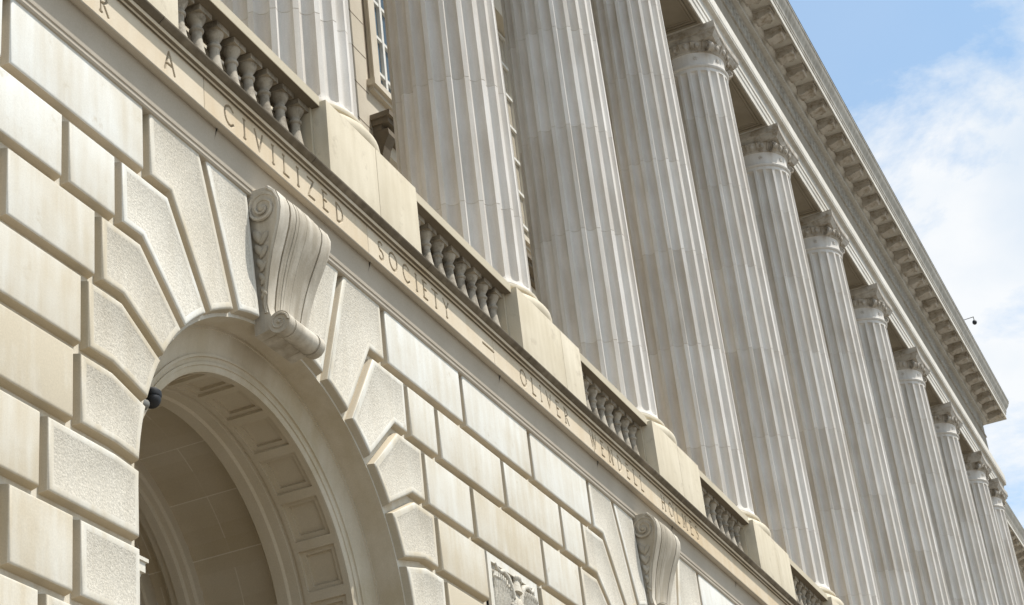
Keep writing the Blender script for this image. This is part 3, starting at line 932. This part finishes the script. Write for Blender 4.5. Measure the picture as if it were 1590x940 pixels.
def capital(cx, tn=.4):
    m = MB()
    # astragal, necking, echinus, abacus
    m.lathe([(R1, 4.9218), (R1 + .004, 4.923), (R1 + .0075, 4.928), (R1 + .0085, 4.934), (R1 + .004, 4.939), (R1 - .001, 4.941), (R1 - .002, 4.950), (R1 - .002, 4.996), (R1, 5.003)], cx, yax, 48, .6)
    m.lathe([(R1, 5.003), (R1 + .004, 5.005), (R1 + .006, 5.009), (R1 + .004, 5.013), (R1 + .006, 5.016), (R1 + .014, 5.026), (R1 + .022, 5.040), (R1 + .025, 5.046), (R1 + .022, 5.051)], cx, yax, 48, .4, 1)
    # egg and dart around the echinus
    ne = 20
    for i in range(ne):
        a = 2 * PI * (i + .5) / ne
        for (zz, rr, ra, rb, rc) in ((5.031, R1 + .018, .0090, .0115, .0165),):
            c = (cx + rr * math.cos(a), yax + rr * math.sin(a), zz)
            m.ball(c, ra, rb, rc, .35, 1, nu=8, nv=6, rot=Matrix.Rotation(a, 3, 'Z'))
        b = a + PI / ne
        p = [(cx + (R1 + .010) * math.cos(b), yax + (R1 + .010) * math.sin(b), 5.014), (cx + (R1 + .028) * math.cos(b), yax + (R1 + .028) * math.sin(b), 5.046)]
        m.tube(p, [.0022, .0050], 5, .1, 1)
    # rosettes on the necking
    for i in range(8):
        a = 2 * PI * (i + .5) / 8
        rr = R1 - .001
        c = Vector((cx + rr * math.cos(a), yax + rr * math.sin(a), 4.974))
        M3 = Matrix.Rotation(a, 3, 'Z')
        for k in range(6):
            q = M3 @ Vector((0, .0075 * math.cos(k * PI / 3), .0075 * math.sin(k * PI / 3)))
            m.ball(c + q, .003, .0042, .0042, .4, nu=6, nv=4, rot=M3)
        m.ball(c, .0055, .004, .004, .2, nu=6, nv=4, rot=M3)
    # corner volutes
    for q in range(4):
        a = PI / 4 + q * PI / 2
        d = Vector((math.cos(a), math.sin(a), 0)); s = Vector((-math.sin(a), math.cos(a), 0))
        c = Vector((cx, yax, 5.014)) + d * (R1 + .036)
        for sg in (-1, 1):
            pts = []; rd = []
            for t in range(22):
                an = t / 21 * 3.3 * PI + PI / 2; r = .0265 * (1 - .8 * t / 21)
                pts.append(c + d * (r * math.cos(-an)) + Vector((0, 0, r * math.sin(an))) + s * (sg * .009)); rd.append(.0048 * (1 - .3 * t / 21))
            m.tube(pts, rd, 6, .35, 1)
        ring = []
        vs = []
        nn = 14
        for sg in (-1, 1):
            for t in range(nn):
                an = 2 * PI * t / nn
                vs.append(c + d * (.023 * math.cos(an)) + Vector((0, 0, .023 * math.sin(an))) + s * (sg * .008))
        m.add(vs, [tuple(range(nn - 1, -1, -1)), tuple(range(nn, 2 * nn))] + [(t, (t + 1) % nn, nn + (t + 1) % nn, nn + t) for t in range(nn)], .2, 1)
        m.tube([Vector((cx, yax, 5.034)) + d * (R1 - .01), Vector((cx, yax, 5.037)) + d * (R1 + .03), c + Vector((0, 0, .026)) + d * .006], .0075, 6, .3, 1)
    # abacus with slightly hollow sides
    h = .1840
    def ab(hh, conc):
        out = []
        for q in range(4):
            a = q * PI / 2
            for t in (-1, -.93, -.6, -.3, 0, .3, .6, .93):
                dep = hh - conc * (1 - t * t)
                px, py = (dep, t * hh)
                if t == -1: px, py = hh, -hh * .995
                out.append((cx + px * math.cos(a) - py * math.sin(a), yax + px * math.sin(a) + py * math.cos(a)))
        return out
    lv = [(h - .022, 5.048, .006), (h - .020, 5.054, .007), (h - .009, 5.064, .008), (h - .007, 5.070, .008), (h - .007, 5.076, .008), (h - .001, 5.080, .008), (h, 5.083, .008), (h, 5.1125, .008)]
    vs = []
    for hh, z, c_ in lv:
        vs += [(x, y, z) for x, y in ab(hh, c_)]
    n = len(ab(h, 0))
    fs = [(i * n + j, i * n + (j + 1) % n, (i + 1) * n + (j + 1) % n, (i + 1) * n + j) for i in range(len(lv) - 1) for j in range(n)]
    fs.append(tuple(range(n - 1, -1, -1))); fs.append(tuple((len(lv) - 1) * n + j for j in range(n)))
    m.add(vs, fs, .5, 1)
    return m
def col_base(cx):
    m = MB()
    m.lathe([(.196, ZP - .002), (.203, ZP + .004), (.2095, ZP + .014), (.2125, ZP + .027), (.2105, ZP + .039), (.204, ZP + .049), (.195, ZP + .0545), (.189, ZP + .0565), (.188, ZP + .062), (.182, ZP + .065), (.179, ZP + .069),
             (.180, ZP + .073), (.184, ZP + .075), (.1855, ZP + .080), (.184, ZP + .085), (.176, ZP + .089), (.172, ZP + .0942)], cx, yax, 64, .75)
    return m
shaft = column_shaft(C0).build('column', M_COL, building, smooth=28, origin=(C0, yax, ZP))
cap = capital(C0).build('capital', [M_COL, M_CAP], shaft, smooth=40, origin=(C0, yax, ZP))
cap.location = (0, 0, 0)
bas = col_base(C0).build('column_base', M_PARA, shaft, smooth=40, origin=(C0, yax, ZP))
bas.location = (0, 0, 0)
for i in [-1] + list(range(1, 12)):
    c = copy_tree(shaft, i if i < 11 else 10.62, building)

# ------------------------------------------------------------------ entablature
XE0 = -0.5
YA = 1.599
ent = MB()
arch_prof = [(YA, 5.114), (YA, 5.150), (YA - .0025, 5.1535), (YA - .0045, 5.158), (YA - .0045, 5.189), (YA - .009, 5.193), (YA - .009, 5.248), (YA - .0115, 5.251), (YA - .0130, 5.256), (YA - .0300, 5.257), (YA - .0315, 5.259), (YA - .0315, 5.270), (YA - .0340, 5.272), (YA - .0340, 5.338), (YA - .028, 5.356), (YA + .02, 5.360)]
back = 2 * yax - YA
slabs(ent, arch_prof + [(back, 5.360), (back, 5.114)], C0 - 4, XEND, 1.0, .0012, .3, .7, .6)
# sunk panels in the underside between the columns: frame ribs hung below the field
architrave = ent.build('architrave', M_ENT, building, smooth=20)
def soffit_panel(xa, xb):
    m = MB()
    y0, y1 = YA + .006, back - .006
    zt = 5.1139
    rects = [(0.0, .014, .0072), (.022, .010, .0048), (.036, .010, .0024)]
    a0, a1, b0, b1 = xa, xb, y0, y1
    # one stepped frame, each step higher than the last
    lv = [(0, -.0072), (.014, -.0072), (.014, -.0010), (.022, -.0010), (.022, -.0048), (.032, -.0048), (.032, -.0006), (.036, -.0006), (.036, -.0024), (.046, -.0024), (.046, -.0003)]
    vs = [(a0, b0, zt + .001), (a1, b0, zt + .001), (a1, b1, zt + .001), (a0, b1, zt + .001)]
    for d, z in lv:
        vs += [(a0 + d, b0 + d, zt + z), (a1 - d, b0 + d, zt + z), (a1 - d, b1 - d, zt + z), (a0 + d, b1 - d, zt + z)]
    fs = []
    for q in range(len(lv)):
        for c in range(4):
            fs.append((q * 4 + c, (q + 1) * 4 + c, (q + 1) * 4 + (c + 1) % 4, q * 4 + (c + 1) % 4))
    fs.append(tuple(len(lv) * 4 + c for c in (3, 2, 1, 0)))
    m.add(vs, fs, .2)
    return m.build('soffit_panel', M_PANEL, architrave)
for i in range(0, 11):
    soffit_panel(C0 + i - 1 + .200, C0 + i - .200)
fz = MB()
YZ = 1.602
ZB0 = 1.5700 * 3.6252
fz.sweep_x([(YZ, 5.358), (YZ, ZB0 + .01), (back, ZB0 + .01), (back, 5.358)], XE0, XCOR - .012, .4)
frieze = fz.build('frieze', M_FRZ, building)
# key pattern along the top of the frieze
fr = MB()
unit = 0.058
zf0, zf1 = 5.583, 5.666
hh = zf1 - zf0
x = 4.0
th = .0085; yy0, yy1 = YZ - .0090, YZ + .001
fr.box(4.0, XCOR - .012, yy0, yy1, zf1 + .006, zf1 + .013, .6)
fr.box(4.0, XCOR - .012, yy0, yy1, zf0 - .013, zf0 - .006, .6)
while x < XCOR - .08:
    fr.box(x, x + unit - .012, yy0, yy1, zf1 - th, zf1, .6)
    fr.box(x, x + th, yy0, yy1, zf0 + .003, zf1 - th, .6)
    fr.box(x + th, x + .032, yy0, yy1, zf0 + .003, zf0 + .003 + th, .6)
    fr.box(x + .032 - th, x + .032, yy0, yy1, zf0 + .003 + th, zf0 + .052, .6)
    fr.box(x + .036, x + unit - .012, yy0, yy1, zf0 + .003, zf1 - th, .6)
    x += unit
fr.build('key_pattern_band', M_CROWN, frieze)
def cornice(x0, x1, dy, parent, mod0, ret=True):
    """crowning cornice shifted by dy towards the building"""
    m = MB()
    bed = [(YZ + dy + .02, ZB0), (1.5700 + dy, ZB0), (1.5700 + dy, ZB0 + .044), (1.5560 + dy, ZB0 + .050), (1.5500 + dy, 5.748), (1.5500 + dy, 5.772), (1.452 + dy, 5.772), (1.450 + dy, 5.762), (1.436 + dy, 5.746)]
    # corona, then crown moulding
    top = [(1.4335 + dy, 5.748), (1.4335 + dy, 5.785), (1.46 + dy, 5.787), (2.2 + dy, 5.90), (2.2 + dy, ZB0)]
    crown = [(1.4345 + dy, 5.7855), (1.4300 + dy, 5.7875), (1.4285 + dy, 5.7930), (1.4285 + dy, 5.8030), (1.4250 + dy, 5.8060), (1.4230 + dy, 5.8110), (1.4220 + dy, 5.8250), (1.4160 + dy, 5.8400), (1.4060 + dy, 5.8550), (1.3990 + dy, 5.8720), (1.3965 + dy, 5.8840), (1.3925 + dy, 5.8860), (1.3925 + dy, 5.8985), (2.2 + dy, 5.97), (2.2 + dy, 5.902), (1.46 + dy, 5.789)]
    prof = bed + top
    def extr(m, prof):
        n = len(prof)
        ex = lambda y: (x1 + max(0, (YZ + dy) - y)) if ret else x1
        m.add([(x0, y, z) for y, z in prof] + [(ex(y), y, z) for y, z in prof], [(j, (j + 1) % n, n + (j + 1) % n, n + j) for j in range(n)], .55)
        m.add([(x0, y, z) for y, z in prof], [tuple(range(n - 1, -1, -1))], .5)
        if ret:
            m.add([(ex(y), y, z) for y, z in prof] + [(ex(y), 2.2 + dy, z) for y, z in prof], [(j, (j + 1) % n, n + (j + 1) % n, n + j) for j in range(n)], .5)
            m.add([(ex(y), 2.2 + dy, z) for y, z in prof], [tuple(range(n))], .5)
    n = len(prof)
    # end return: the profile mitres outward at x1
    vs = []
    for (y, z) in prof: vs.append((x0, y, z))
    for (y, z) in prof: vs.append((x1 + (max(0, (YZ + dy) - y) if ret else 0), y, z))
    fs = [(j, (j + 1) % n, n + (j + 1) % n, n + j) for j in range(n)]
    m.add(vs, fs, .55)
    m.add([(x0, y, z) for y, z in prof], [tuple(range(n - 1, -1, -1))], .5)
    if ret:
        # return face going back along +y
        vs2 = [(x1 + max(0, (YZ + dy) - y), y, z) for (y, z) in prof] + [(x1 + max(0, (YZ + dy) - y), 2.2 + dy, z) for (y, z) in prof]
        m.add(vs2, [(j, (j + 1) % n, n + (j + 1) % n, n + j) for j in range(n)], .5)
        m.add([(x1 + max(0, (YZ + dy) - y), 2.2 + dy, z) for (y, z) in prof], [tuple(range(n))], .5)
    co = m.build('cornice', M_ENT, parent, smooth=25)
    mc = MB(); extr(mc, crown); mc.build('crown_moulding', M_CROWN, co, smooth=25)
    ml = MB(); extr(ml, [(1.3905 + dy, 5.8985), (1.3905 + dy, 5.9050), (1.3960 + dy, 5.9085), (1.60 + dy, 5.925), (1.60 + dy, 5.917)]); ml.build('lead_flashing', M_LEAD, co)
    # modillions
    proto = None
    x = mod0
    while x < x1 + .04:
        if proto is None:
            b = MB()
            w = .034
            pr = [(1.5505 + dy, 5.7715), (1.5505 + dy, 5.7180), (1.5400 + dy, 5.7120), (1.5200 + dy, 5.7150), (1.5000 + dy, 5.7230), (1.4800 + dy, 5.7290), (1.4640 + dy, 5.7280), (1.4590 + dy, 5.7330), (1.4590 + dy, 5.7715)]
            b.sweep_x(pr, x - w, x + w, .4)
            b.box(x - w - .007, x + w + .007, 1.4530 + dy, 1.5508 + dy, 5.7560, 5.7722, .5)
            b.tube([(x - w - .002, 1.4680 + dy, 5.7330), (x + w + .002, 1.4680 + dy, 5.7330)], .0085, 8, .4)
            proto = b.build('modillion', M_CAP, co, smooth=35, origin=(x, 1.50 + dy, 5.75)); p0 = proto.location.copy(); xx0 = x
        else:
            c = proto.copy(); col.objects.link(c); c.parent = co
            c.location = (p0.x + (x - xx0) * K, p0.y, p0.z)
        x += .2
    # coffers between the modillions: sunk rosettes
    r = MB()
    x = mod0 + .1
    while x < x1:
        r.ball((x, 1.503 + dy, 5.771), .016, .016, .007, .3, nu=8, nv=4)
        for k in range(4):
            a = k * PI / 2
            r.ball((x + .012 * math.cos(a), 1.503 + dy + .012 * math.sin(a), 5.7705), .009, .009, .004, .3, nu=6, nv=4)
        x += .2
    r.build('soffit_rosettes', M_CAP, co)
    return co
cornice(XE0, XCOR, 0.0, building, C0 + 2.0)

# portico ceiling and rear wall
cl = MB(); cl.box(XE0, XEND - .02, back - .02, YBACK + .1, 5.30, 5.36, .3)
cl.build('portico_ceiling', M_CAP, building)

# ------------------------------------------------------------------ wall behind the columns, with windows
bk = MB()
WIN = [C0 + .5 + i for i in range(-1, 12)]
WH = .300   # half width of the window opening
z_low0, z_low1, z_up0, z_up1 = 2.31, 3.14, 3.372, 4.40
def wallpiece(x0, x1, z0, z1):
    bk.add([(x0, YBACK, z0), (x1, YBACK, z0), (x1, YBACK, z1), (x0, YBACK, z1)], [(0, 1, 2, 3)], .5)
xprev = XE0
for wc in WIN:
    wallpiece(xprev, wc - WH, 1.9, 5.9)
    wallpiece(wc - WH, wc + WH, z_low1, z_up0)
    wallpiece(wc - WH, wc + WH, z_up1, 5.9)
    wallpiece(wc - WH, wc + WH, 1.9, z_low0)
    xprev = wc + WH
wallpiece(xprev, XW1, 1.9, 5.96)
# incised joints as thin dark strips set a hair proud
zc = 2.40; row = 0
jm = MB()
rows = []
z = 3.322 - .1315 * 7
while z < 5.05:
    rows.append(z); z += .1315
for r_, z in enumerate(rows):
    xs_ = [XE0] + [w for w in WIN] + [XEND]
    for i in range(len(xs_) - 1):
        a = xs_[i] + (.366 if i > 0 else 0); b = xs_[i + 1] - (.366 if i < len(xs_) - 2 else 0)
        jm.box(a, b, YBACK - .0006, YBACK + .001, z - .0016, z + .0016, .1)
    for wc in WIN:
        for sg in (-1, 1):
            xo = wc + sg * (.366 + (.095 if r_ % 2 else .134))
            jm.box(xo - .0013, xo + .0013, YBACK - .0006, YBACK + .001, z + .0016, z + .1299, .1)
back_wall = bk.build('portico_wall', M_BACK, building)
jm.build('masonry_joints', M_JOINT, back_wall)
# quoin bands that break out of the wall beside the openings
def window_unit(wc, first):
    m = MB()
    yw = YBACK
    for (zb, zt, up) in ((z_up0, z_up1, True), (z_low0, z_low1, False)):
        for sg in (-1, 1):
            xo = wc + sg * .352; xi = wc + sg * (WH - .004)
            m.box(min(xo, xi), max(xo, xi), yw - .012, yw + .06, zb, zt, .6)
            xo2 = wc + sg * .352; xi2 = wc + sg * .362
            m.box(min(xo2, xi2), max(xo2, xi2), yw - .001, yw + .002, zb, zt, 0, 1)
            xo3 = wc + sg * (.352 - .016); 
            m.box(min(xo2, xo3), max(xo2, xo3), yw - .018, yw - .011, zb, zt, .6)
        m.box(wc - .352, wc + .352, yw - .012, yw + .06, zt, zt + .05, .6)
    # sill of the upper window
    m.box(wc - .372, wc + .372, yw - .028, yw + .02, z_up0 - .022, z_up0, .6)
    m.box(wc - .362, wc + .362, yw - .016, yw + .02, z_up0 - .036, z_up0 - .022, .5)
    # hood over the lower opening
    h0 = len(m.m)
    m.box(wc - .372, wc + .372, yw - .066, yw + .01, 3.222, 3.240, .6)
    m.box(wc - .365, wc + .365, yw - .056, yw + .01, 3.204, 3.222, .4)
    m.box(wc - .358, wc + .358, yw - .030, yw + .01, 3.186, 3.204, .3)
    for sg in (-1, 1):   # scroll brackets below the hood
        xa = wc + sg * .335
        m.sweep_x([(yw + .01, 3.186), (yw - .050, 3.186), (yw - .052, 3.165), (yw - .034, 3.130), (yw - .022, 3.085), (yw - .016, 3.050), (yw + .01, 3.045)], xa - .022, xa + .022, .4)
    for q in range(h0, len(m.m)): m.m[q] = 2  # hood and brackets coloured dark to paint in their shade
    wn = m.build('window', [M_BACK, M_JOINT, M_UNDER], building)
    p = MB()
    for (zb, zt) in ((z_up0, z_up1), (z_low0, z_low1)):
        p.box(wc - WH, wc + WH, yw + .046, yw + .050, zb, zt, .3)
    p.build('window_pane', M_GLASS if first else M_BLIND, wn)
    f = MB()
    for (zb, zt) in ((z_up0, z_up1), (z_low0, z_low1)):
        for xx in (-WH + .012, -.15, 0, .15, WH - .012):
            f.box(wc + xx - .007, wc + xx + .007, yw + .034, yw + .0465, zb, zt, .3)
        z = zb
        while z < zt + .01:
            f.box(wc - WH, wc + WH, yw + .036, yw + .0455, z - .006, z + .006, .3); z += .145
    f.build('window_frame', M_WHITE, wn)
    return wn
for wc in WIN[:8]:
    window_unit(wc, abs(wc - (C0 + 1.5)) < .1 or wc < C0)

# ------------------------------------------------------------------ the recessed wing at the far end: same cornice further back
wing_f = MB()
wing_f.sweep_x([(YBACK - .001, 5.114), (YBACK - .012, 5.118), (YBACK - .012, 5.30), (YBACK - .03, 5.32), (YBACK - .03, 5.36), (YBACK - .002, 5.37), (YBACK - .002, 5.90), (YBACK + .1, 5.90), (YBACK + .1, 5.114)], XEND - .02, XW1, .5)
wing_f.build('wing_entablature', M_ENT, building)
cornice(XEND + .5, XW1 - .3, YBACK - YZ, building, XEND + .85, ret=False)

# ------------------------------------------------------------------ small fittings
# black dome camera on a grey bracket inside the first arch, on its left haunch
def dome_camera():
    c = (2.366, 1.547, 1.370)
    w0 = (2.306, 1.547, 1.345)
    o = empty('security_camera', w0)
    m = MB()
    m.tube([w0, (2.330, 1.547, 1.350), (2.346, 1.547, 1.352)], [.0095, .0090, .0090], 12)
    m.tube([(w0[0] - .004, w0[1], w0[2]), (w0[0] + .006, w0[1], w0[2] + .001)], .014, 14)
    m.build('bracket', M_GREY, o, smooth=40)
    m = MB()
    m.ball(c, .0150, .0150, .0160, nu=22, nv=16)
    m.build('dome', M_BLACK, o, smooth=80)
    m = MB()
    m.lathe([(.0155, c[2] + .003), (.0163, c[2] + .005), (.0160, c[2] + .012), (.011, c[2] + .017)], c[0], c[1], 20)
    m.build('housing', M_BLACK, o, smooth=40)
    tag(o, 'black dome security camera on a short grey bracket inside the arch', 'security camera')
dome_camera()
def roof_camera():
    x, y, z = 12.66, 1.3905, 5.905
    o = empty('rooftop_camera', (x, y, z))
    m = MB()
    m.tube([(x, y + .03, z + .004), (x, y + .03, z + .058), (x, y - .055, z + .062)], .0028, 8)
    m.tube([(x, y - .055, z + .064), (x, y - .055, z + .036)], .0032, 8)
    m.build('mounting_arm', M_GREY, o, smooth=50)
    m = MB()
    m.ball((x, y - .055, z + .018), .0165, .0165, .0185, nu=16, nv=12)
    m.build('dome', M_BLACK, o, smooth=80)
    tag(o, 'small dark camera hanging from a thin arm over the roof edge', 'camera')
roof_camera()

for o in bpy.data.objects:
    if '_o' in o: del o['_o']
